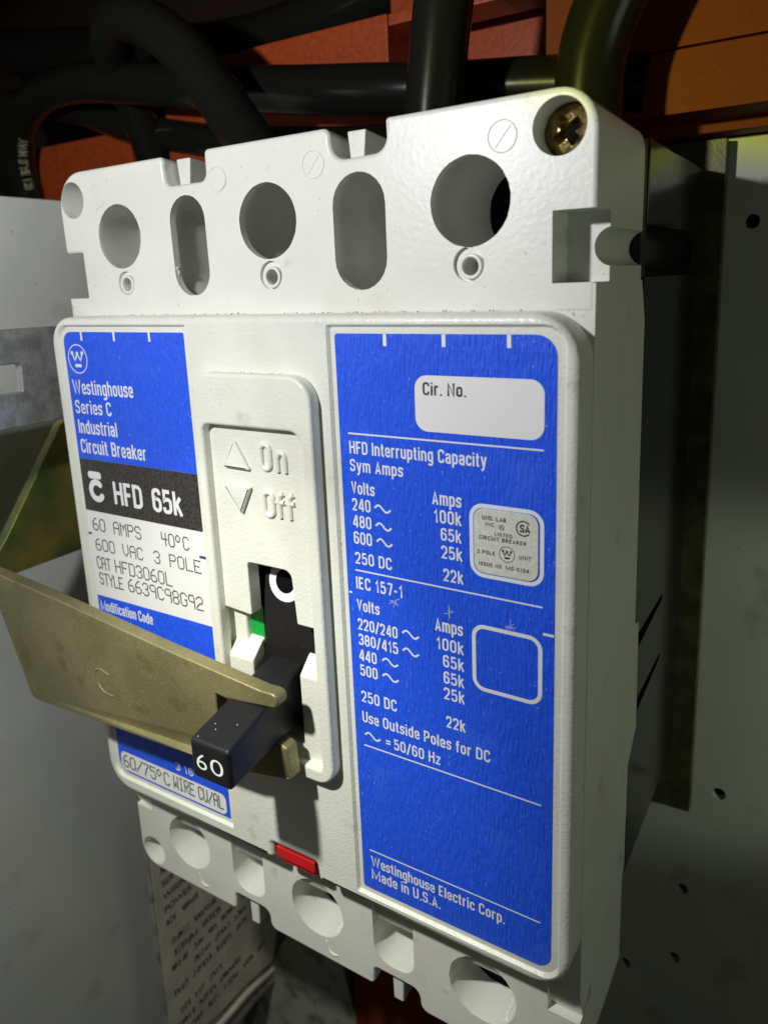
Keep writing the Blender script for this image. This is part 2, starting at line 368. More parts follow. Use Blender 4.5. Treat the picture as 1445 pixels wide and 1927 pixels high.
# condensed rounded grotesque drawn as strokes: advance width, then strokes 'x,y[,r] ...' (* = closed loop)
SF = {
 'A': (.52, ['.07,.0 .26,.93 .45,.0', '.13,.27 .39,.27']), 'B': (.50, ['*.07,.07 .43,.07,.14 .43,.51,.16 .07,.51', '.07,.51 .07,.93 .41,.93,.14 .41,.51,.14 .3,.51']),
 'C': (.50, ['.43,.70 .43,.93,.18 .07,.93,.18 .07,.07,.18 .43,.07,.18 .43,.30']), 'D': (.52, ['*.07,.07 .45,.07,.19 .45,.93,.19 .07,.93']),
 'E': (.44, ['.40,.93 .07,.93 .07,.07 .40,.07', '.07,.52 .36,.52']), 'F': (.43, ['.40,.93 .07,.93 .07,.0', '.07,.50 .36,.50']),
 'H': (.53, ['.07,0 .07,1', '.46,0 .46,1', '.07,.52 .46,.52']), 'I': (.14, ['.07,0 .07,1']), 'L': (.43, ['.07,1 .07,.07 .40,.07']),
 'M': (.86, ['.07,0 .07,.98 .43,.14 .79,.98 .79,0']), 'N': (.53, ['.07,0 .07,.95 .46,.05 .46,1']),
 'O': (.52, ['*.07,.07,.19 .45,.07,.19 .45,.93,.19 .07,.93,.19']), 'P': (.49, ['.07,0 .07,.93 .43,.93,.16 .43,.45,.16 .07,.45']),
 'S': (.48, ['.41,.72 .41,.93,.17 .07,.93,.17 .07,.56,.15 .41,.46,.15 .41,.07,.17 .07,.07,.17 .07,.28']), 'U': (.52, ['.07,1 .07,.07,.19 .45,.07,.19 .45,1']),
 'V': (.50, ['.06,1 .25,.06 .44,1']), 'W': (.92, ['.06,1 .26,.04 .46,.92 .66,.04 .86,1']), 'G': (.5, ['.43,.70 .43,.93,.18 .07,.93,.18 .07,.07,.18 .43,.07,.18 .43,.46 .27,.46']),
 'R': (.50, ['.07,0 .07,.93 .42,.93,.15 .42,.48,.15 .07,.48', '.26,.48 .44,0']),
 'T': (.46, ['.23,0 .23,.93', '.0,.93 .46,.93']), 'K': (.5, ['.07,0 .07,1', '.43,1 .10,.42', '.2,.56 .45,0']),
 'a': (.44, ['.08,.55 .08,.69,.12 .37,.69,.12 .37,0', '*.37,.07 .07,.07,.12 .07,.42,.12 .37,.42']), 'c': (.41, ['.36,.50 .36,.69,.14 .07,.69,.14 .07,.07,.14 .36,.07,.14 .36,.24']),
 'd': (.45, ['.38,0 .38,1', '*.38,.07 .07,.07,.14 .07,.69,.14 .38,.69']), 'e': (.43, ['.07,.37 .37,.37 .37,.69,.15 .07,.69,.15 .07,.07,.15 .37,.07,.15 .37,.20']),
 'f': (.28, ['.12,0 .12,.93,.10 .27,.93', '.0,.69 .26,.69']), 'g': (.45, ['.08,-.14 .12,-.22,.05 .38,-.22,.13 .38,.69', '*.38,.07 .07,.07,.14 .07,.69,.14 .38,.69']),
 'h': (.45, ['.07,0 .07,1', '.07,.69 .38,.69,.14 .38,0']), 'i': (.14, ['.07,0 .07,.76', '.07,.87 .07,1']), 'k': (.43, ['.07,0 .07,1', '.38,.76 .09,.36', '.18,.46 .40,0']),
 'l': (.14, ['.07,0 .07,1']), 'm': (.68, ['.07,0 .07,.76', '.07,.69 .34,.69,.13 .34,0', '.34,.69 .61,.69,.13 .61,0']), 'n': (.45, ['.07,0 .07,.76', '.07,.69 .38,.69,.14 .38,0']),
 'o': (.45, ['*.07,.07,.15 .38,.07,.15 .38,.69,.15 .07,.69,.15']), 'p': (.45, ['.07,-.26 .07,.76', '*.07,.07 .38,.07,.14 .38,.69,.14 .07,.69']),
 'r': (.31, ['.07,0 .07,.76', '.07,.66 .15,.69,.06 .30,.69']), 's': (.40, ['.35,.54 .35,.69,.13 .06,.69,.13 .06,.43,.11 .34,.34,.11 .34,.07,.13 .05,.07,.13 .05,.22']),
 't': (.28, ['.12,.95 .12,.07,.10 .27,.07', '.0,.69 .26,.69']), 'u': (.45, ['.07,.76 .07,.07,.14 .38,.07', '.38,0 .38,.76']), 'y': (.44, ['.05,.76 .22,.05', '.39,.76 .20,-.12 .12,-.20 .04,-.20']),
 'z': (.40, ['.04,.69 .35,.69 .05,.07 .37,.07']), '0': (.49, ['*.07,.07,.17 .42,.07,.17 .42,.93,.17 .07,.93,.17']), '1': (.36, ['.06,.72 .20,.80 .24,.97 .24,0']),
 '2': (.48, ['.07,.70 .07,.93,.17 .41,.93,.17 .41,.56,.1 .07,.07 .43,.07']), '3': (.48, ['.07,.74 .07,.93,.17 .40,.93,.17 .40,.52,.15 .2,.52', '.3,.52 .41,.52,.1 .41,.07,.17 .07,.07,.17 .07,.27']),
 '4': (.50, ['.38,0 .38,.93 .31,.93 .05,.24', '.04,.24 .48,.24']), '5': (.48, ['.40,.93 .10,.93 .08,.53 .16,.60,.05 .41,.60,.16 .41,.07,.17 .07,.07,.17 .07,.26']),
 '6': (.49, ['.40,.74 .40,.93,.16 .07,.93,.17 .07,.07,.17 .42,.07,.17 .42,.56,.16 .09,.56,.1']), '7': (.46, ['.04,.93 .41,.93 .40,.80 .20,0']),
 '8': (.49, ['*.07,.07,.16 .42,.07,.16 .42,.52,.15 .07,.52,.15', '*.085,.52,.15 .405,.52,.15 .405,.93,.15 .085,.93,.15']),
 '.': (.15, ['.075,0 .075,.13']), '/': (.36, ['.03,-.05 .33,1.03']), '-': (.32, ['.04,.42 .28,.42']), '=': (.5, ['.05,.62 .45,.62', '.05,.36 .45,.36']), ' ': (.26, [])}
def fillet(pts, closed, n=5):
    if closed: return rpoly(pts, n)
    q = rpoly(pts, n)                                   # end points carry no radius, so they stay as given
    return q
def ribm(P, w, y, closed):
    N = len(P); Lf = []; Rt = []
    for i in range(N):
        a = P[i] - P[i - 1] if (closed or i > 0) else P[1] - P[0]
        b = P[(i + 1) % N] - P[i] if (closed or i < N - 1) else a
        if not (closed or i > 0): a = b
        a = a.normalized(); b = b.normalized(); t = (a + b)
        t = t.normalized() if t.length > 1e-4 else a
        k = 1 / max(.62, t.dot(a)); nn = Vector((-t.y, t.x)) * w / 2 * k
        Lf.append(P[i] + nn); Rt.append(P[i] - nn)
    return [(Lf[i], Lf[(i + 1) % N], Rt[(i + 1) % N], Rt[i]) for i in range(N if closed else N - 1)]
def sign(s, x0, x1, z, cap, y, stroke=.145, gap=.115, word=.30):
    """line of printed text in the stroke font, ink from x0 to x1"""
    adv = 0; Q = []; cnt = 0
    for ch in s:
        if ch == ' ': adv += word; continue
        wd, st = SF[ch]
        for d in st:
            cl = d.startswith('*'); pts = [tuple(float(v) for v in p.split(',')) for p in d.lstrip('*').split()]
            P = [Vector((p.x + adv, p.y)) for p in fillet(pts, cl)]
            Q.append((P, cl, cnt)); cnt += 1
        adv += wd + gap
    adv -= gap
    kx = (x1 - x0) / adv
    bm = bmesh.new()
    for P, cl, c in Q:
        PP = [Vector((x0 + p.x * kx, z + p.y * cap)) for p in P]
        P2 = [PP[0]]
        for p in PP[1:]:
            if (p - P2[-1]).length > 1e-3: P2.append(p)
        yy = y - (c % 3) * 0.003
        for q in ribm(P2, cap * stroke, yy, cl):
            bm.faces.new([bm.verts.new((v.x, yy, v.y)) for v in q])
    bmesh.ops.remove_doubles(bm, verts=bm.verts, dist=1e-5)
    bmesh.ops.recalc_face_normals(bm, faces=bm.faces)
    return from_bm(bm)

FONT57 = {
 '0': "01110 10001 10001 10001 10001 10001 01110", '2': "01110 10001 00001 00110 01000 10000 11111",
 '3': "01110 10001 00001 00110 00001 10001 01110", '4': "10010 10010 10010 11111 00010 00010 00010",
 '5': "11111 10000 11110 00001 00001 10001 01110", '6': "00110 01000 10000 11110 10001 10001 01110",
 '7': "11111 00001 00010 00100 00100 01000 01000", '8': "01110 10001 10001 01110 10001 10001 01110",
 '9': "01110 10001 10001 01111 00001 00001 00001", 'A': "01110 10001 10001 11111 10001 10001 10001",
 'M': "10001 11011 10101 10101 10001 10001 10001", 'P': "11110 10001 10001 11110 10000 10000 10000",
 'S': "01110 10001 10000 01110 00001 10001 01110", 'C': "01110 10001 10000 10000 10000 10001 01110",
 'V': "10001 10001 10001 10001 10001 01010 00100", 'O': "01110 10001 10001 10001 10001 10001 01110",
 'L': "10000 10000 10000 10000 10000 10000 11111", 'E': "11111 10000 10000 11110 10000 10000 11111",
 'T': "11111 00100 00100 00100 00100 00100 00100", 'H': "10001 10001 10001 11111 10001 10001 10001",
 'F': "11111 10000 10000 11110 10000 10000 10000", 'D': "11110 10001 10001 10001 10001 10001 11110",
 'Y': "10001 10001 01010 00100 00100 00100 00100", 'G': "01110 10001 10000 10011 10001 10001 01110",
 'W': "10001 10001 10001 10101 10101 11011 10001", 'I': "01110 00100 00100 00100 00100 00100 01110",
 'R': "11110 10001 10001 11110 10100 10010 10001", 'U': "10001 10001 10001 10001 10001 10001 01110",
 '/': "00001 00001 00010 00100 01000 10000 10000", 'o': "01100 10010 10010 01100 00000 00000 00000",
 ' ': "00000 00000 00000 00000 00000 00000 00000"}
def dots(s, x0, x1, z, h, y, gap=1.6, th=0.20):
    """dot-matrix printing: 5 x 7 dots a letter, neighbouring dots run together"""
    adv = 4 + gap; tot = 4 * len(s) + gap * (len(s) - 1)
    px = (x1 - x0) / tot; pz = h / 6; r = th * h / 3.5 * 1.25
    bm = bmesh.new()
    def quad(a, b, w):
        d = (b - a); d.normalize() if d.length > 0 else None
        nn = Vector((-d.y, d.x)) * w
        vs = [bm.verts.new((q.x, y, q.y)) for q in (a + nn, b + nn, b - nn, a - nn)]
        bm.faces.new(vs)
    for i, ch in enumerate(s):
        rows = FONT57[ch].split(); on = set()
        for rr in range(7):
            for c in range(5):
                if rows[rr][c] == '1': on.add((c, rr))
        P = {q: Vector((x0 + (i * adv + q[0]) * px + random.uniform(-.03, .03), z + (6 - q[1]) * pz + random.uniform(-.03, .03))) for q in on}
        for q in on:
            vs = [bm.verts.new((P[q].x + r * math.cos(t * math.pi / 4), y - 0.004, P[q].y + r * math.sin(t * math.pi / 4))) for t in range(8)]
            bm.faces.new(vs)
            for dq in ((1, 0), (0, 1), (1, 1), (-1, 1)):
                n2 = (q[0] + dq[0], q[1] + dq[1])
                if n2 in on:
                    if dq[0] and dq[1] and ((q[0] + dq[0], q[1]) in on or (q[0], q[1] + dq[1]) in on): continue
                    quad(P[q].copy(), P[n2].copy(), r * .62)
    bmesh.ops.recalc_face_normals(bm, faces=bm.faces)
    return from_bm(bm)

def disc(x, z, r, y, n=24): return plate(circ(x, z, r, n), (), y, y + 0.02)
def ringp(x, z, ro, ri, y, n=40): return plate(circ(x, z, ro, n), [circ(x, z, ri, n)], y, y + 0.02)
def tilde(a, b, y, w=0.42, amp=0.75):
    P = []
    for k in range(17):
        t = k / 16; P.append((a[0] + (b[0] - a[0]) * t, (a[1] + b[1]) / 2 + amp * math.sin(2 * math.pi * t) * (1 - .15 * t)))
    return ribbon(P, w, y)
def logo_w(cx, cz, r, y, w):
    """crowned W with a bar under it inside a ring"""
    out = [ringp(cx, cz, r, r - w, y)]
    top = cz + r * .40; bot = cz - r * .14
    xs = [-.52, -.30, 0, .30, .52]
    pts = [(cx + xs[0] * r, top), (cx + xs[1] * r, bot), (cx, top - r * .04), (cx + xs[3] * r, bot), (cx + xs[4] * r, top)]
    for a, b in zip(pts, pts[1:]): out.append(bar(a, b, r * .12, y - 0.003))
    for k in (0, 2, 4): out.append(disc(pts[k][0], pts[k][1], r * .14, y - 0.006, 14))
    out.append(plate(rrect(cx - r * .34, cx + r * .34, cz - r * .56, cz - r * .34, r * .1), (), y - .003, y + .02))
    return out

# ================================================================== THE CIRCUIT BREAKER
CB = empty('circuit_breaker', (0, 0, 0), 'off-white moulded case circuit breaker with blue labels, its black handle pushed down to off', 'circuit breaker')

# ---- front cover (raised plate with two label recesses)
cover = plate(rpoly([(-94.5, 3.8, 7.5), (-94.5, -139.6, 9), (-29.2, -139.6, .8), (-29.2, -134.8, .8), (-14.5, -134.8, .8), (-13.9, -139.6, .8), (52.1, -139.6, 9), (52.1, 3.8, 9)], 8), (), -0.8, 10.0, 1.5, 5)
def recess(x0, x1, z0, z1, r):
    pts = lambda e: rpoly([(x0 - e, z0 - e, r[0]), (x1 + e, z0 - e, r[1]), (x1 + e, z1 + e, r[2]), (x0 - e, z1 + e, r[3])], 6)
    return loft([(pts(1.0), -1.4), (pts(.45), -0.62), (pts(.12), -0.25), (pts(0), 0.0)])
cover = cut(cover, [recess(-91.2, -43.2, -135.2, 1.3, (4, .6, .6, 4)), recess(-1.1, 49.4, -136.6, 1.3, (.6, 4, 4, .6)),
                    boxm(-38.4, -6.2, -3, 12, -105, -50)], 30)
link('front_cover', cover, M['grain'], CB)

# ---- main body between cover and base
prof = [(7.1, 8.5), (41, 8.5), (44.4, 0), (45.1, -36), (46.2, -74), (49.8, -74.9), (51.4, -105), (44, -111.7), (43.6, -142.5), (35.6, -145.1), (17.6, -149.7), (9.3, -154.4), (7.1, -148)]
link('case_body', cut(plate(prof, (), -94.7, 52.35, .25, 1, 'YZ', 30), [boxm(-38.4, -6.2, 0, 12, -105, -50)], 30), M['white'], CB)

# ---- upper terminal cover
xs_h = (-71.5, -21.9, 27.8)
outer = rpoly([(-95, 3.2), (-94.9, 7.7, .8), (-87.2, 7.9, .4), (-87.4, 20.4, .4), (-94.1, 20.4, 1.0), (-94.4, 41.1, 9.0), (-53.4, 41.3, 1.2), (-53.1, 34.4, 2.0), (-39.7, 34.5, 2.0), (-39.6, 41.4, 1.2),
               (-3.9, 41.5, 2.0), (-3.4, 34.9, 3.6), (9.9, 35.4, 3.6), (9.7, 41.6, .8), (52.3, 41.9, 7.5), (52.3, 3.2)], 8)
holes = [circ(-71.5, 23.8, 8.0, 54, .05), circ(-21.9, 24.2, 8.25, 54, .05), circ(27.9, 24.3, 8.35, 60, .06),
         obround(-52.6, -40.9, 8.3, 31.9, dx=.15), obround(-3.8, 9.2, 8.5, 32.2),
         circ(-70.4, 11.7, 1.75, 20), circ(-21.5, 12.0, 1.8, 20), circ(28.0, 12.35, 1.85, 20),
         circ(-88.6, 34.1, 4.65, 36), circ(45.3, 35.4, 4.95, 40)]
top = plate(outer, (), 7, 40.5, 1.0, 4)
for v in top.vertices:
    if v.co.z > 38.3: v.co.z -= max(0, v.co.y - 8) * 0.105 * min(1, (v.co.z - 38.3) / 2.2)
wide = [circ(-21.9, 24.2, 9.9, 54), circ(27.9, 24.3, 9.95, 54), obround(-53.8, -39.7, 7.1, 33.1), obround(-5.0, 10.4, 7.3, 33.4)]
top = cut(top, [loft([(circ(-71.5, 23.8, 7.6, 54), 5.8), (circ(-71.5, 23.8, 11.0, 54), 26.0)]), join([plate(h, (), 0, 60) for h in holes]), join([plate(h, (), 8.9, 60) for h in wide]), boxm(44.2, 60, 0, 15.4, 8.7, 21.4, 0), boxm(-110, -87.4, 9, 15.4, 7.9, 21),
                cylm(53.0, 15.0, 3.6, 10, 60, 40),
                cylm(-70.8, 12.1, 3.0, 0, 7.9, 28), cylm(-21.9, 12.4, 3.2, 0, 7.9, 28), cylm(27.5, 12.8, 3.3, 0, 7.9, 28)], 30)
TC = link('upper_terminal_cover', top, M['white'], CB)
for x, z in ((-70.4, 11.7), (-21.5, 12.0), (28.0, 12.35)):
    me = plate(circ(x, z, 2.45, 28), [circ(x, z, 1.7, 28)], 6.7, 9, .25, 2)
    link('collar', me, M['white'], TC)
for k, (x, z) in enumerate(((-78.4, 34.2), (-35.8, 34.4), (-8.3, 34.7), (34.6, 35.0))):
    me = [sweep([(x + 2.8 * math.cos(t * math.pi / 12), 7.0, z + 2.8 * math.sin(t * math.pi / 12)) for t in range(24)], .13, 6, True, sub=1)]
    if k in (1, 2, 3): me.append(sweep([(x - 1.4, 7.0, z - 1.9), (x + 1.6, 7.0, z + 1.7)], .10, 6, sub=1))
    if k == 1: me.append(plate(circ(x, z, 2.6, 24), (), 6.8, 7.02, .1))
    link('moulding_mark', join(me), M['white'], TC)
for x0, x1, xa, xb in ((-52.7, -48.0, -52.0, -48.9), (-2.0, 2.7, -1.3, 1.9)):
    z0, z1 = (34.2, 41.2)
    c = [(xa, 11, z0), (xb, 11, z0), (x1, 11, z1 - .2), (x0, 11, z1 - .2), (xa, 40, z0), (xb, 40, z0), (x1, 40, z1 - 3), (x0, 40, z1 - 3)]
    link('barrier_rib', hexa(c, .35), M['white'], TC)
# seal of raw chipped plastic at the knocked-out slots
for x, z in ((-51.6, 13.6), (-3.4, 14.6)):
    bm = bmesh.new()
    for k in range(9):
        bmesh.ops.create_icosphere(bm, subdivisions=1, radius=random.uniform(.16, .38), matrix=Matrix.Translation((x - .9 + random.uniform(-.25, .15) + k * .03, 7.5 + random.uniform(0, .8), z - 2.4 + k * .5)))
    link('chipped_edge', from_bm(bm), M['rawwhite'], TC, 'stuff')
# screw in the right-hand corner
def phillips(x, z, y, r):
    bm = bmesh.new(); n = 40; rings = []
    for rr, yy in ((0.02, y - 1.1), (r * .35, y - 1.0), (r * .7, y - .6), (r * .93, y), (r, y + .5), (r, y + 1.6)):
        rings.append([bm.verts.new((x + rr * math.cos(2 * math.pi * k / n), yy, z + rr * math.sin(2 * math.pi * k / n))) for k in range(n)])
    for a, b in zip(rings, rings[1:]):
        for k in range(n): bm.faces.new((a[k], b[k], b[(k + 1) % n], a[(k + 1) % n]))
    bm.faces.new(rings[0]); bm.faces.new(rings[-1][::-1]); bmesh.ops.recalc_face_normals(bm, faces=bm.faces)
    me = from_bm(bm, 40); cs = []
    for a in (0.6, 0.6 + math.pi / 2):
        ca, sa = math.cos(a), math.sin(a)
        def P(u, w, yy): return (x + u * ca - w * sa, yy, z + u * sa + w * ca)
        L0, W0, L1, W1 = r * .70, r * .22, r * .25, r * .16
        cs.append(hexa([P(-L0, -W0, y - 2), P(L0, -W0, y - 2), P(L0, W0, y - 2), P(-L0, W0, y - 2), P(-L1, -W1, y + 2.2), P(L1, -W1, y + 2.2), P(L1, W1, y + 2.2), P(-L1, W1, y + 2.2)]))
    return cut(me, cs, 30)
link('screw', phillips(45.1, 35.4, 13.2, 4.85), M['brass'], CB)
link('screw', phillips(-88.6, 34.1, 22, 4.4), M['brass'], CB)
for x in xs_h:
    link('dark_hole_plug', boxm(x - 9.5, x + 9.5, 38.5, 39.5, 7, 33), M['void'], CB)  # near-black sheets painted as the unlit depth of the upper holes
for x0, x1 in ((-53.6, -40), (-4.5, 10)):
    link('slot_back', boxm(x0, x1, 37, 37.6, 6, 33.2), M['black'], CB)
# grime along the ledge above the cover
bm = bmesh.new()
for k in range(120):
    x = random.uniform(-80, 50) if random.random() < .45 else random.gauss(5, 34)
    if not -84 < x < 49: continue
    r = random.uniform(.04, .15)
    bmesh.ops.create_icosphere(bm, subdivisions=1, radius=r, matrix=Matrix.Translation((x, random.uniform(3.5, 6.9), 3.95 + r * .6)))
for k in range(26):
    x = random.uniform(-34, -12); r = random.uniform(.04, .10)
    bmesh.ops.create_icosphere(bm, subdivisions=1, radius=r, matrix=Matrix.Translation((x, random.uniform(-3.2, -1.2), -8.7 + r * .6)))
link('dust', from_bm(bm), M['dust'], CB, 'stuff')

# ---- lower terminal cover
outer = rpoly([(-94.4, -141), (-94.4, -174, 7.5), (-53.4, -174.0, 1.2), (-53.0, -168.0, 1.5), (-39.9, -168.2, 2.5), (-39.6, -174.2, 2.5), (-3.7, -174.5, 1.2), (-3.3, -168.6, 1.5), (10.3, -168.8, 2.5), (10.8, -174.8, 2.5),
               (46, -175.2, 4), (52.3, -171, 3), (52.3, -141)], 8)
trough = lambda x0, x1, z0, z1: rpoly([(x0, z1), (x0, z0, 5.5), (x1, z0 + .4, 4.0), (x1, z1)], 7)
holes = [circ(-71.1, -158.0, 8.75, 36, .12), circ(-21.7, -158.5, 8.8, 36, .12), circ(28.2, -158.6, 8.9, 40, .15),
         circ(-88.4, -168.0, 4.9, 30), trough(-52.8, -40.7, -165.6, -143), trough(-3.1, 9.2, -165.8, -143)]
bot = plate(outer, (), 7, 42.5, .7, 3)
bot = cut(bot, [join([plate(h, (), 0, 60) for h in holes]), boxm(44.8, 60, 0, 15.4, -154.7, -130), boxm(-110, -87.2, 0, 13, -152.6, -130),
                loft([([Vector((40, -176)), Vector((60, -176)), Vector((60, -170.5)), Vector((40, -171.5))], 23.0), ([Vector((40, -177)), Vector((60, -177)), Vector((60, -168)), Vector((40, -168))], 50)])], 30)
BC = link('lower_terminal_cover', bot, M['white'], CB)
for x, z in ((-71.1, -158.0), (-21.7, -158.5), (28.2, -158.6)):
    link('dark_hole_plug', cylm(x, z, 9.4, 18.0, 19.2), M['void'], CB)  # near-black plug standing in for the unlit end of the hole
    link('hole_ridge', boxm(x + 4.9, x + 6.2, 8.5, 18, z - 8.6, z - 6.0, .4), M['rawwhite'], BC)
for x0, x1 in ((-53.5, -40.2), (-3.6, 9.8)):
    link('slot_back', boxm(x0, x1, 21, 21.8, -167, -142), M['white'], BC)
for x0, x1 in ((-49.5, -45.8), (1.0, 4.7)):
    c = [(x0 + .2, 9, -178.2), (x1 - .5, 9, -178.2), (x1, 9, -167.8), (x0, 9, -167.8), (x0 + .2, 24, -178.2), (x1 - .5, 24, -178.2), (x1, 24, -167.8), (x0, 24, -167.8)]
    link('barrier_rib', hexa(c, .5), M['white'], BC)
for x, z in ((-66, -169.3), (-17, -169.6)):
    link('moulding_mark', sweep([(x - 1.9, 7.0, z + 1.6), (x - 1.5, 7, z - .9), (x, 7, z - 2), (x + 1.6, 7, z - 1.7)], .30, 8), M['rawwhite'], BC)
bm = bmesh.new()
for k in range(46):
    zz = random.uniform(-164.5, -158); xx = 9.0 - random.uniform(0, 1) ** 1.3 * 4.2
    if k < 16: zz = random.gauss(-158.5, 1.6); xx = random.gauss(6.8, 1.0)
    r = random.uniform(.10, .30)
    # flecks lie on the curved back wall of the right-hand trough
    bmesh.ops.create_icosphere(bm, subdivisions=1, radius=r, matrix=Matrix.Translation((xx, 20.95, zz)) @ Matrix.Diagonal((1.2, .2, 1, 1)))
link('paint_flecks', from_bm(bm), M['labelblack'], BC, 'stuff')

# ---- black moulded base behind
base = boxm(-94.3, 52.0, 45.2, 108, -146, 38.2, .8)
cuts = [cylm(54.5, 14.6, 6.2, 20, 120, 32),
        hexa([(60, 48, -83.2), (60, 48, -78.9), (60, 79, -79.0), (60, 79, -80.9), (46, 48, -83.2), (46, 48, -78.9), (46, 79, -79.0), (46, 79, -80.9)]),
        hexa([(60, 48, -102.2), (60, 48, -97.8), (60, 79, -97.4), (60, 79, -99.2), (46, 48, -102.2), (46, 48, -97.8), (46, 79, -97.4), (46, 79, -99.2)])]
base = cut(base, cuts, 30)
for v in base.vertices:
    if v.co.z < -100 and v.co.y < 60: pass
BASE = link('case_base', base, M['black_base'], CB)
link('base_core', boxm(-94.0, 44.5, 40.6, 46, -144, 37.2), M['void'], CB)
link('base_core', plate([(40.4, 37.0), (46, 37.6), (46, 9), (41.2, 9)], (), 44.5, 51.6, 0, 1, 'YZ'), M['black'], CB)
link('base_foot', boxm(-90, 50.6, 108, 112, -150, 34, .5), M['black'], CB)
bm = bmesh.new(); bmesh.ops.create_uvsphere(bm, u_segments=20, v_segments=10, radius=1, matrix=Matrix.Translation((52.0, 73, 20.4)) @ Matrix.Diagonal((.25, 5.2, 3.6, 1)))
bm.free()

# ---- handle bezel, floor, guides, shield, flag, handle
BZ = link('handle_bezel', plate(rpoly([(-39.5, -8.8, 6), (-39.5, -107.2, 3.5), (-4.4, -107.2, 5), (-4.4, -8.8, 6)], 8),
          [rpoly([(-36.9, -20.9, 2.0), (-36.9, -103.4, 1.0), (-7.7, -103.4, 1.0), (-7.7, -20.9, 3.2)], 6)], -4.1, -0.6, .75, 4), M['grain'], CB)
link('bezel_floor', plate(rpoly([(-37.6, -20), (-37.6, -68.0, .3), (-28.5, -68.7, .5), (-28.5, -54.8, 1.0), (-15.1, -54.8, 2.2), (-14.2, -68.0, .5), (-7.0, -68.0), (-7.0, -20)], 6), (), -1.6, 2.4, .35, 3), M['grain'], BZ)
link('bezel_floor', plate([(-39, -66.5), (-39, -104.5), (-5.5, -104.5), (-5.5, -66.5), (-9.6, -66.5), (-9.6, -99.5), (-33.2, -99.5), (-33.2, -66.5)], (), 1.2, 7.0, .8, 4), M['grain'], BZ)
gp = rpoly([(6.9, -74.6), (1.8, -77.4, .6), (-1.9, -81.0, 1.2), (-1.8, -103.6), (6.9, -103.6)], 5)
for x0, x1 in ((-37.2, -29.1), (-14.4, -7.3)):
    link('guide_block', plate(gp, (), x0, x1, .45, 3, 'YZ'), M['grain'], BZ)
link('bezel_sill', boxm(-30, -13.5, -1.7, 6, -103.8, -99.8, .4), M['grain'], BZ)
sh = []
for k in range(31):
    a = -12 + 24 * k / 30; sh.append((121.5 - 119.2 * math.cos(math.radians(a)), -82 + 119.2 * math.sin(math.radians(a))))
sh2 = [(p[0] + 4, p[1]) for p in sh[::-1]]
SH = link('handle_shield', plate(sh + sh2, (), -28.3, -15.2 + 5.2, 0, 1, 'YZ', 30), M['shield'], CB)
def sy(z): return 121.5 - math.sqrt(119.2 ** 2 - (z + 82) ** 2)
rg = ringp(-21.9, -60.7, 5.1, 3.0, 0, 56)
for v in rg.vertices: v.co.y = v.co.y + sy(v.co.z) - 0.05 + random.uniform(-.004, .004)
link('position_ring', rg, M['print'], SH)
pl = disc(-21.9, -60.7, 3.0, 0, 40)
for v in pl.vertices: v.co.y = v.co.y + sy(v.co.z) - 0.04
link('ring_centre', pl, M['void'], SH)
link('indicator_flag', boxm(-34.6, -28.9, 3.0, 3.6, -78.0, -68.4), M['green'], CB)
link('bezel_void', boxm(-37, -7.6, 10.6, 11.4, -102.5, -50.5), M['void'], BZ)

hf = [(-27.6, -25.6, -97.6), (-15.7, -25.6, -97.6), (-15.7, -25.6, -87.9), (-27.6, -25.6, -87.9)]
hb = [(-27.0, 8, -94.6), (-17.0, 8, -94.6), (-17.0, 8, -79.2), (-27.0, 8, -79.2)]
HD = link('handle', hexa(hf + hb, 1.05, 4), M['black'], CB)
yf = -25.63
link('lettering', join([text('6', -25.7, -22.6, -94.75, 3.9, yf, -0.008), text('0', -21.5, -17.6, -94.75, 3.9, yf, -0.008)]), M['print'], HD)
bm = bmesh.new()
for x, y, z in ((-24.5, -20.2, -86.6), (-23.2, -21.5, -86.85), (-19.2, -18.7, -86.1), (-25.8, -24.4, -87.7)):
    bmesh.ops.create_icosphere(bm, subdivisions=1, radius=.14, matrix=Matrix.Translation((x, y, z + .1)))
link('dust', from_bm(bm), M['print'], HD, 'stuff')

# raised On / Off and arrows on the bezel floor
ym = -1.62
for name, pts in (('arrow', [(-28.7, -24.5, .3), (-32.7, -31.2, .3), (-24.5, -31.4, .3)]), ('arrow', [(-33.0, -35.4, .3), (-28.1, -42.4, .3), (-24.5, -35.4, .3)])):
    link(name, plate(rpoly(pts, 3), (), -2.75, -1.4, .5, 2), M['grain'], BZ)
def tubes(strokes, r=.62):
    out = []
    for s, cl in strokes:
        out.append(sweep([(p[0], -1.75, p[1]) for p in s], r, 10, cl, sub=1 if len(s) < 3 else 4))
    return join(out)
def O_(x0, x1, z0, z1):
    lp = rrect(x0, x1, z0, z1, (x1 - x0) / 2 * .95, 5); return ([tuple(p) for p in lp], True)
cut_O = lambda a: (a[0], True)
def tubesO(x0, x1, z0, z1, r=.62):
    lp = rrect(x0, x1, z0, z1, (x1 - x0) / 2 * .95, 6)
    return sweep([(p.x, -1.75, p.y) for p in lp], r, 10, True, sub=1)
on = join([tubesO(-21.1, -18.5, -30.7, -25.0), tubes([(((-16.4, -26.6), (-16.4, -31.0)), False), (((-16.4, -28.0), (-15.9, -26.9), (-15.1, -26.5), (-14.4, -27.0), (-14.2, -28.2), (-14.2, -29.6), (-14.2, -31.0)), False)])])
link('raised_word', on, M['grain'], BZ)
off = [tubesO(-21.2, -18.5, -41.8, -36.2)]
for dx in (0, 2.9):
    off.append(tubes([(((-16.6 + dx, -41.9), (-16.6 + dx, -40.0), (-16.6 + dx, -38.0), (-16.3 + dx, -36.7), (-15.3 + dx, -36.0)), False), (((-17.6 + dx, -38.2), (-15.2 + dx, -38.2)), False)]))
link('raised_word', join(off), M['grain'], BZ)

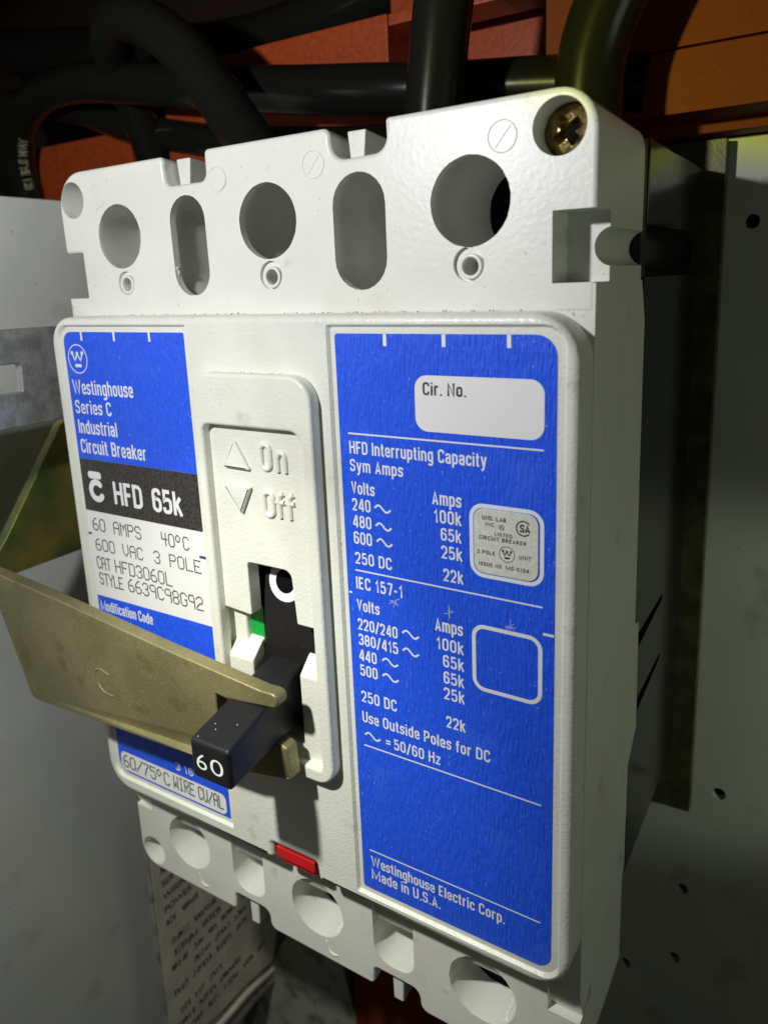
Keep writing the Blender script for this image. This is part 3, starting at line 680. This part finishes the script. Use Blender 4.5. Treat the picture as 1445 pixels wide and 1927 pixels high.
# red push-to-trip button in the lower edge
link('trip_button', join([boxm(-28.0, -15.2, -0.5, 6, -138.6, -135.3, .35, 3)]), M['red'], CB)
link('trip_button', boxm(-27.5, -15.6, 0.6, 5.4, -140.6, -138.0, .3), M['red'], CB)

# ================================================================== RIGHT LABEL
LR = link('rating_label', plate(rpoly([(0, 0, .8), (0, -135.3, .8), (47.9, -135.3, 3.6), (47.9, 0, 4)], 6), (), -0.09, 0.05), M['blue'], CB)
yt = -0.13
A = []
LINES = [
('HFD Interrupting Capacity',2.38,34.11,-25.32,2.75),('Sym Amps',2.29,15.42,-29.2,2.7),('Volts',2.36,8.22,-34.2,2.75),('Amps',22.06,28.58,-34.1,2.8),
('240',2.36,7.05,-38.0,2.8),('100k',22.32,28.51,-37.9,2.8),('480',2.31,7.07,-41.8,2.8),('65k',23.85,28.43,-41.55,2.7),('600',2.32,7.01,-45.6,2.85),('25k',23.87,28.56,-45.4,2.8),
('250 DC',2.43,11.81,-50.25,2.75),('22k',24.23,28.71,-50.3,2.75),('IEC 157-1',2.32,14.35,-56.15,2.85),('Volts',2.25,8.13,-61.45,2.75),('Amps',21.97,28.38,-61.8,2.9),
('220/240',2.23,12.56,-66.05,2.75),('100k',22.15,28.50,-66.0,2.8),('380/415',2.26,12.55,-69.8,2.75),('65k',23.65,28.51,-69.8,2.8),('440',2.13,6.83,-73.7,2.8),('65k',23.68,28.44,-73.6,2.8),
('500',2.20,6.88,-77.45,2.8),('25k',23.67,28.50,-77.35,2.8),('250 DC',2.16,11.63,-84.12,2.85),('22k',24.07,28.59,-84.0,2.75),('Use Outside Poles for DC',2.13,34.25,-89.35,2.8),
('=',8.2,9.7,-93.95,2.6),('50/60 Hz',10.5,22.39,-94.0,2.75),('Westinghouse Electric Corp.',2.54,37.38,-128.5,2.85),('Made in U.S.A.',2.50,21.40,-132.2,2.9)]
for s, x0, x1, z, c in LINES: A.append(sign(s, x0, x1, z, c, yt))
for a, b in [((8.11,-37.04),(12.06,-36.52)),((8.23,-41.03),(12.11,-40.46)),((8.27,-44.61),(12.17,-44.0)),((13.86,-64.78),(17.94,-63.84)),((13.78,-68.99),(17.8,-68.01)),((8.36,-72.8),(12.45,-71.76)),((8.22,-76.64),(12.39,-75.53)),((2.67,-93.26),(6.87,-91.92))]:
    A.append(tilde(a, b, yt))
for a_ in A: link('lettering', a_, M['print'], LR)
RL = []
for z in (-20.95, -51.8, -95.4, -124.1): RL.append(bar((2.25, z), (45.5, z), .34, yt))
for x in (12.25, 25.45, 38.8): RL.append(bar((x, -0.05), (x, -2.45), .80, yt))
RL.append(bar((0.3, -57.35), (1.1, -57.35), .45, yt)); RL.append(bar((45.6, -57.28), (47.8, -57.28), .55, yt))
bx = rrect(30.9, 45.1, -72.6, -58.6, 2.4, 7)
RL.append(ribbon([tuple(p) for p in bx], .85, yt, True))
bx = rrect(30.7, 45.3, -47.5, -33.0, 2.6, 7)
RL.append(ribbon([tuple(p) for p in bx], .8, yt, True))
for a_ in RL: link('printed_rule', a_, M['print'], LR)
CN = link('number_field', plate(rrect(18.8, 45.6, -19.2, -8.0, 2.7, 7), (), -0.13, -0.10), M['paper'], LR)
sub3 = link('field_lettering', sign('Cir. No.', 20.63, 30.04, -11.9, 2.55, -0.16, .17), M['ink'], LR)
AP = link('approval_plate', plate(rrect(31.3, 44.6, -46.9, -33.5, 2.2, 6), (), -0.30, -0.10, .05, 2), M['silver'], LR)
yp = -0.32
P = []
for s, x0, x1, z, c in [('UND. LAB.',33.13,38.42,-35.72,.82),('INC.',33.80,35.96,-36.95,.72),('LISTED',35.76,39.39,-38.73,.72),('CIRCUIT BREAKER',32.44,42.26,-39.8,.78),('3 POLE',31.94,35.80,-42.81,.76),('UNIT',40.76,43.19,-42.69,.74),('ISSUE NO. MG-5154',32.37,42.80,-45.30,.76)]:
    P.append(sign(s, x0, x1, z, c, yp, .20, .16, .36))
P.append(ringp(37.2, -36.85, .55, .42, yp, 20)); P.append(text('R', 36.98, 37.45, -37.12, .52, yp, 0.01))
P += logo_w(38.3, -42.2, 1.65, yp, .13)
arc = [(41.7 + 1.45 * math.cos(math.radians(a)), -36.45 + 1.45 * math.sin(math.radians(a))) for a in range(38, 323, 12)]
P.append(ribbon(arc, .26, yp))
P.append(sign('S', 40.95, 41.85, -37.2, 1.5, yp, .2)); P.append(sign('A', 41.95, 43.0, -37.2, 1.5, yp, .2))
for a_ in P: link('plate_lettering', a_, M['plateink'], LR)
SC = []
for x, z in ((12.2, -57.5), (25.6, -57.2), (38.8, -57.3)):
    for k in range(4):
        a = random.uniform(0, math.pi); L = random.uniform(.8, 1.7); ox, oz = random.uniform(-.3, .3), random.uniform(-.3, .3)
        SC.append(bar((x + ox - L * math.cos(a), z + oz - L * math.sin(a)), (x + ox + L * math.cos(a), z + oz + L * math.sin(a)), .07, yt))
for k in range(70):
    x, z = random.uniform(1, 47), random.uniform(-134, -1); SC.append(disc(x, z, random.uniform(.03, .08), yt, 6))
link('scratches', join(SC), M['print'], LR, 'stuff')

# ================================================================== LEFT LABEL
LL = link('product_label', plate(rpoly([(-90.1, 0.1, 3.2), (-90.1, -133.9, 4), (-44.1, -133.9, .5), (-44.1, 0.1, .5)], 6), (), -0.09, 0.05), M['paper'], CB)
link('blue_panel', plate(rpoly([(-90.0, 0, 3.2), (-90.0, -34.9), (-44.1, -34.9), (-44.1, 0, .5)], 6), (), -0.12, -0.095), M['blue'], LL)
link('black_panel', plate([(-90.0, -34.93), (-90.0, -50.0), (-44.1, -50.0), (-44.1, -34.93)], (), -0.12, -0.095), M['labelblack'], LL)
link('blue_panel', plate(rpoly([(-90.0, -75.9), (-90.0, -133.8, 4), (-44.1, -133.8, .5), (-44.1, -75.9)], 6), (), -0.12, -0.095), M['blue'], LL)
link('wire_field', plate(rrect(-89.0, -45.4, -133.2, -126.8, 2.0, 6), (), -0.15, -0.125), M['paper'], LL)
B = []
for s, x0, x1, z, c in [('Westinghouse',-88.57,-64.39,-16.75,3.9),('Series C',-88.54,-73.72,-22.12,3.7),('Industrial',-88.32,-72.40,-27.68,3.85),('Circuit Breaker',-88.39,-62.04,-33.2,3.95),('Modification Code',-89.01,-67.10,-80.52,3.2)]:
    B.append(sign(s, x0, x1, z, c, -0.155, .14))
B.append(sign('HFD 65k', -76.9, -50.8, -46.75, 6.4, -0.155, .165, .08, .48))
B.append(sign('3 16', -64.5, -57.5, -125.2, 2.6, -0.155))
for x in (-82.25, -69.25, -56.1): B.append(bar((x, 0.1), (x, -2.3), .75, -0.155))
B += logo_w(-84.9, -7.2, 3.95, -0.155, .28)
B.append(plate(rrect(-87.0, -81.5, -40.4, -38.3, .9, 4), (), -0.155, -0.13))
arc = [(-84.0 + 2.45 * math.cos(math.radians(a)), -43.8 + 2.45 * math.sin(math.radians(a))) for a in range(48, 330, 12)]
B.append(ribbon(arc, 1.75, -0.155)); B.append(disc(arc[0][0], arc[0][1], .87, -0.158, 16)); B.append(disc(arc[-1][0], arc[-1][1], .87, -0.158, 16))
for a_ in B: link('lettering', a_, M['print'], LL)
D = []
for s, x0, x1, z, h in [('60 AMPS',-87.67,-67.88,-55.6,3.4),('40oC',-59.66,-49.77,-55.8,3.4),('600 VAC',-87.58,-68.08,-61.6,3.3),('3 POLE',-63.52,-46.21,-61.5,3.3),('CAT',-88.05,-82.49,-67.28,3.4),('HFD3060L',-80.17,-57.66,-67.2,3.5),('STYLE',-87.77,-78.05,-72.15,3.4),('6639C98G92',-75.47,-46.81,-72.05,3.6)]:
    D.append(dots(s, x0, x1, z, h, -0.12))
D.append(dots('60/75oC', -87.8, -68.0, -131.9, 3.9, -0.18, th=.20)); D.append(dots('WIRE', -66.0, -57.9, -131.6, 3.9, -0.18, gap=1.7, th=.19)); D.append(dots('CU/AL', -56.0, -46.7, -131.6, 3.9, -0.18, gap=1.9, th=.19))
for a_ in D: link('dot_matrix_lettering', a_, M['ink'], LL)
M['slate'] = mat('slate_blue_print', (0.03, 0.06, 0.22), .5)
for a_ in (bar((-90.3, -57.0), (-88.8, -57.0), .7, -0.12), bar((-46.2, -56.95), (-44.0, -56.95), .8, -0.12)): link('printed_mark', a_, M['slate'], LL)

# ================================================================== OPERATING BRACKET (gold zinc fork)
BR = empty('operating_bracket', (0, 0, 0), 'gold zinc-plated forked bracket gripping the black breaker handle, stamped with a C', 'bracket')
fp = rpoly([(-126.5, -69.2), (-121.6, -69.6), (-91.9, -72.35), (-50.7, -76.9), (-17.0, -80.1, 1.0), (-12.6, -79.9, 1.6), (-12.1, -83.4, 1.6), (-15.6, -83.8, .5), (-28.3, -85.3, .3), (-31.6, -84.9, .3), (-31.9, -97.5, .3),
            (-15.4, -95.6, 1.0), (-13.6, -96.2, 1.0), (-13.0, -104.6, .8), (-30, -105.0), (-43.2, -105.4), (-106.0, -108.1, 2.5), (-109.5, -108.0, 2.5), (-122.5, -74.5, 3)], 6)
fme = plate(fp, (), -12.8, -9.0, .45, 3)
for v in fme.vertices:
    if v.co.z < -90 and v.co.x > -31: v.co.y += 3.6 * min(1, (v.co.x + 31) / 15)      # the lower tine is bent back a little
link('fork_plate', fme, M['gold'], BR)
arm = [(-9.6, -69.3), (-4.0, -63.0), (19.5, -31.5), (60, -8), (60, -75), (-9.6, -75)]
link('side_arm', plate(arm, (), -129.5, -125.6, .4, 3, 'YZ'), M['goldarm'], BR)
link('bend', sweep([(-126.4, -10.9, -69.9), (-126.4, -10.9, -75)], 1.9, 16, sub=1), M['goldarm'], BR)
link('stamped_letter', sweep([(-71.4, -12.80, -90.6), (-73.6, -12.80, -89.9), (-75.6, -12.80, -89.8), (-77.0, -12.80, -90.9), (-76.9, -12.80, -93.2), (-75.6, -12.80, -95.4), (-73.4, -12.80, -96.5), (-70.2, -12.80, -96.6)], .26, 8), M['gold'], BR)

# ================================================================== SURROUNDINGS
def structure(name, me, m): return link(name, me, m, None, 'structure')
bp = plate([(-210, 46.6), (-210, -420), (330, -420), (330, 46.6)], [circ(64.7, 23.2, 2.05, 28), circ(66.1, -165.8, 2.2, 24), circ(56.1, -209.1, 2.1, 24), circ(54.5, -240.2, 2.2, 24), circ(37.0, -251.9, 2.2, 24)], 118, 121, 0)
structure('back_panel', bp, M['panel'])
structure('rear_wall', boxm(-420, 420, 150, 153, -450, 330), M['darksheet'])
structure('side_wall', boxm(-163, -160, -150, 117.5, -420, 43.2, .4), M['wall'])
structure('ceiling_sheet', boxm(-420, 420, -20, 150, 165, 168), M['darksheet'])

# rail the breaker is bolted to
RA = empty('mounting_rail', (0, 0, 0), 'olive plated upright mounting rail behind the breaker', 'rail')
link('rail_web', boxm(-70, 57.6, 112.2, 114.0, -172.4, 46.0, .3), M['rail'], RA)
link('rail_flange', boxm(55.9, 57.5, 114.05, 117.6, -172.3, 45.9, .3), M['rail'], RA)

# galvanised strap on the left
sl = [(-40, 1.0), (-40, -26.6), (60, -26.6), (60, 0.6)]
ST = tag(link('steel_strap', plate(rpoly([(-45, 1.2), (-45, -26.8), (70, -26.8), (70, .2)], 4), [rpoly([(-22, -8.6, .6), (-1.4, -8.9, .8), (-1.9, -17.0, .8), (-22, -16.6, .6)], 4)], -112.0, -109, .5, 3, 'YZ'), M['galv']),
         'galvanised steel strap with a rectangular slot, left of the blue label', 'strap')

# insulator blocks
def block(name, label, parts, mt='orange'):
    e = empty(name, (0, 0, 0), label, 'insulator block', 'red-brown moulded insulator blocks above the breaker')
    for nm, me in parts: link(nm, me, M[mt], e)
    return e
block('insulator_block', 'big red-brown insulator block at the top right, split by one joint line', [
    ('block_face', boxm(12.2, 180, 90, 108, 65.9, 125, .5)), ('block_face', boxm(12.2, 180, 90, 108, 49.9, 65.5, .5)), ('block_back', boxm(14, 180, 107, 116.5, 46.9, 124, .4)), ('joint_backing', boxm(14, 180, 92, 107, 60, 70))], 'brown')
block('insulator_block', 'smooth orange insulator block behind the horizontal cable, left of the open cavity', [
    ('block_face', boxm(-150, -45, 100, 116, 48.5, 94.6, .6)), ('top_bar', boxm(-45.2, 10, 101, 116, 91.0, 94.6, .5))])
block('insulator_block', 'dim red-brown insulator block seen under the looped cable at the left', [
    ('block_face', boxm(-262, -178, 105, 120, 44, 77, 1.0)), ('block_foot', boxm(-176, -152, 108, 120, 44, 62, 1.0))])
structure('cavity_back', boxm(-60, 14, 128, 130, 46, 130), M['orange'])

# cables
G = 'thick black cables above the breaker'
def cable(label, pts, r=7.6, name='power_cable'):
    return tag(link(name, sweep(pts, r, 28, sub=10), M['cable']), label, 'cable', G)
cable('black cable bending up and back over the left half of the breaker, with glossy streak', [(-163, 106, 48), (-161, 102, 64), (-156, 90, 83), (-150, 79, 92.5), (-141, 70, 97.5), (-126, 62, 99), (-107, 58, 92.0), (-91.3, 56, 80.9), (-80.5, 55, 69.2), (-70.5, 55, 56.6), (-61.7, 55, 44), (-56, 55, 30)], 7.5)
CC = cable('long horizontal black cable that loops down at the left and carries pale print', [(40, 92, 58.5), (24, 90, 61), (9.8, 88, 62.5), (-13, 84, 64.2), (-39, 80, 67.2), (-80.7, 80, 73.4), (-130, 80, 82.3), (-176, 82, 90.5), (-208, 86, 91.0), (-231, 90, 82.5), (-243, 95, 68.6), (-246, 100, 50), (-247, 102, 30)], 7.4)
cable('shadowed black cable slung just below the horizontal one', [(-250, 102, 96), (-234.8, 104, 93), (-202.8, 102, 87.4), (-170, 102, 75.8), (-140, 102, 68.5), (-112, 102, 63.0), (-75, 102, 58), (-40, 104, 55)], 6.6)
cable('upright black cable entering the middle pole, with a small yellow glint', [(-1.6, 58, 104), (-3.0, 60, 86.3), (-4.6, 60, 74.5), (-6.2, 60, 63.5), (-7.8, 60, 50.8), (-8.5, 60, 34)], 7.7)
cable('curved black cable entering the right-hand pole beside the screw', [(45, 72, 92), (40.2, 72, 83.7), (35.4, 72, 74.5), (32.2, 72, 66.8), (30.5, 72, 58.7), (30.1, 72, 47.6), (30.3, 72, 32)], 8.6)
cable('dark cable added for a blurred highlight streak across the far top left', [(-290, 132, 132), (-213, 136, 120), (-146, 136, 110.0), (-95, 136, 112), (-44, 136, 124), (20, 138, 150)], 11)  # added tube that stands in for a blurred streak of highlight
# print on the looped cable
def wrap_text(s, path, r, h, out):
    o = text(s, 0, len(s) * h * .62, 0, h, 0, .03)
    P = [Vector(p) for p in path]; seg = [(P[i + 1] - P[i]).length for i in range(len(P) - 1)]; tot = sum(seg); L = len(s) * h * .62
    camp = Vector((91, -126, 10))
    for v in o.vertices:
        d = v.co.x; i = 0
        while i < len(seg) - 1 and d > seg[i]: d -= seg[i]; i += 1
        t = (P[i + 1] - P[i]).normalized(); c = P[i] + t * d
        n0 = (camp - c); n0 = (n0 - t * n0.dot(t)).normalized(); b = n0.cross(t)
        a = (v.co.z + out) / r
        v.co = c + (n0 * math.cos(a) + b * math.sin(a)) * (r + .06)
    return o
lp = [(-231, 90, 82.5), (-236, 91.7, 78), (-240, 93.5, 73.5), (-243, 95, 68.6), (-245, 97.4, 60), (-246, 100, 50), (-246.4, 101, 42)]
link('cable_print', wrap_text('AWM STYLE 120', lp, 7.4, 3.7, 0.4), M['cabletext'], CC)

# paper wiring notice on a board at the lower left
NB = empty('wiring_notice', (0, 0, 0), 'aged typed paper notice on a board below the left terminal', 'notice')
link('board', plate([(34.5, -180), (33.4, -330), (125, -335), (130, -322.5), (118, -180)], (), -132.6, -130.4, .5, 2, 'YZ'), M['stained'], NB)
SHT = link('paper_sheet', plate(rpoly([(35.6, -185), (34.2, -308, 1), (62, -315), (78, -316), (95, -319.5), (112, -320.5, 2), (110, -185)], 4), (), -130.35, -130.0, 0, 1, 'YZ'), M['doc'], NB)
bm = bmesh.new()
def scribble(y, z, n, h):
    """n small typed characters, too blurred to read"""
    for k in range(n):
        y0 = y + k * h * .72; cell = [(y0, z), (y0, z + h), (y0 + h * .42, z + h), (y0 + h * .42, z), (y0, z + h * .5), (y0 + h * .42, z + h * .5)]
        for a_, b_ in random.sample([(0, 1), (1, 2), (2, 3), (3, 0), (4, 5), (0, 2), (1, 3)], 3):
            p, q = Vector(cell[a_]), Vector(cell[b_]); d = q - p; nn = Vector((-d.y, d.x)).normalized() * h * .10
            bm.faces.new([bm.verts.new((-129.95, c.x, c.y)) for c in (p + nn, q + nn, q - nn, p - nn)])
z = -222.0; row = 0
WORDS = {1: 'SERVICE', 2: 'WIRING', 3: 'POWER'}
TX = []
while z > -308:
    y = 39 + (0 if row < 5 else random.choice((0, 2, 12)))
    nw = random.choice((3, 4, 5)) if row > 3 else 1
    if row in WORDS:
        o = text(WORDS[row], y, y + 15, 0, 3.0, 0, .02)
        for v in o.vertices: v.co = (-129.95, v.co.x, z + v.co.z)
        TX.append(o)
        if row == 2: scribble(y + 18, z, 3, 2.7)
    else:
        for k in range(nw):
            n = random.randint(3, 7); scribble(y, z, n, 2.7); y += n * 1.95 + 2.6
    z -= 6.3 if row not in (4, 9) else 10.5
    row += 1
bmesh.ops.recalc_face_normals(bm, faces=bm.faces)
TX.append(from_bm(bm))
link('typed_lines', join(TX), M['docink'], SHT)
link('rolled_edge', sweep([(-131, 46, -318), (-131, 60, -321), (-131, 80, -322), (-131.5, 98, -326), (-131, 118, -327)], 2.1, 12), M['doc'], NB)

# pieces seen under the lower edge
tag(link('lit_panel_patch', plate(rpoly([(-86, -236), (-130, -320), (-160, -400), (-68, -400), (-79.5, -331), (-86, -300), (-84, -236)], 4), (), 98, 101, .5), M['stained']), 'stained pale grey plate added for the lit part of the back panel under the lower terminals', 'plate')  # added piece, cut to the outline of the lit stretch of back panel
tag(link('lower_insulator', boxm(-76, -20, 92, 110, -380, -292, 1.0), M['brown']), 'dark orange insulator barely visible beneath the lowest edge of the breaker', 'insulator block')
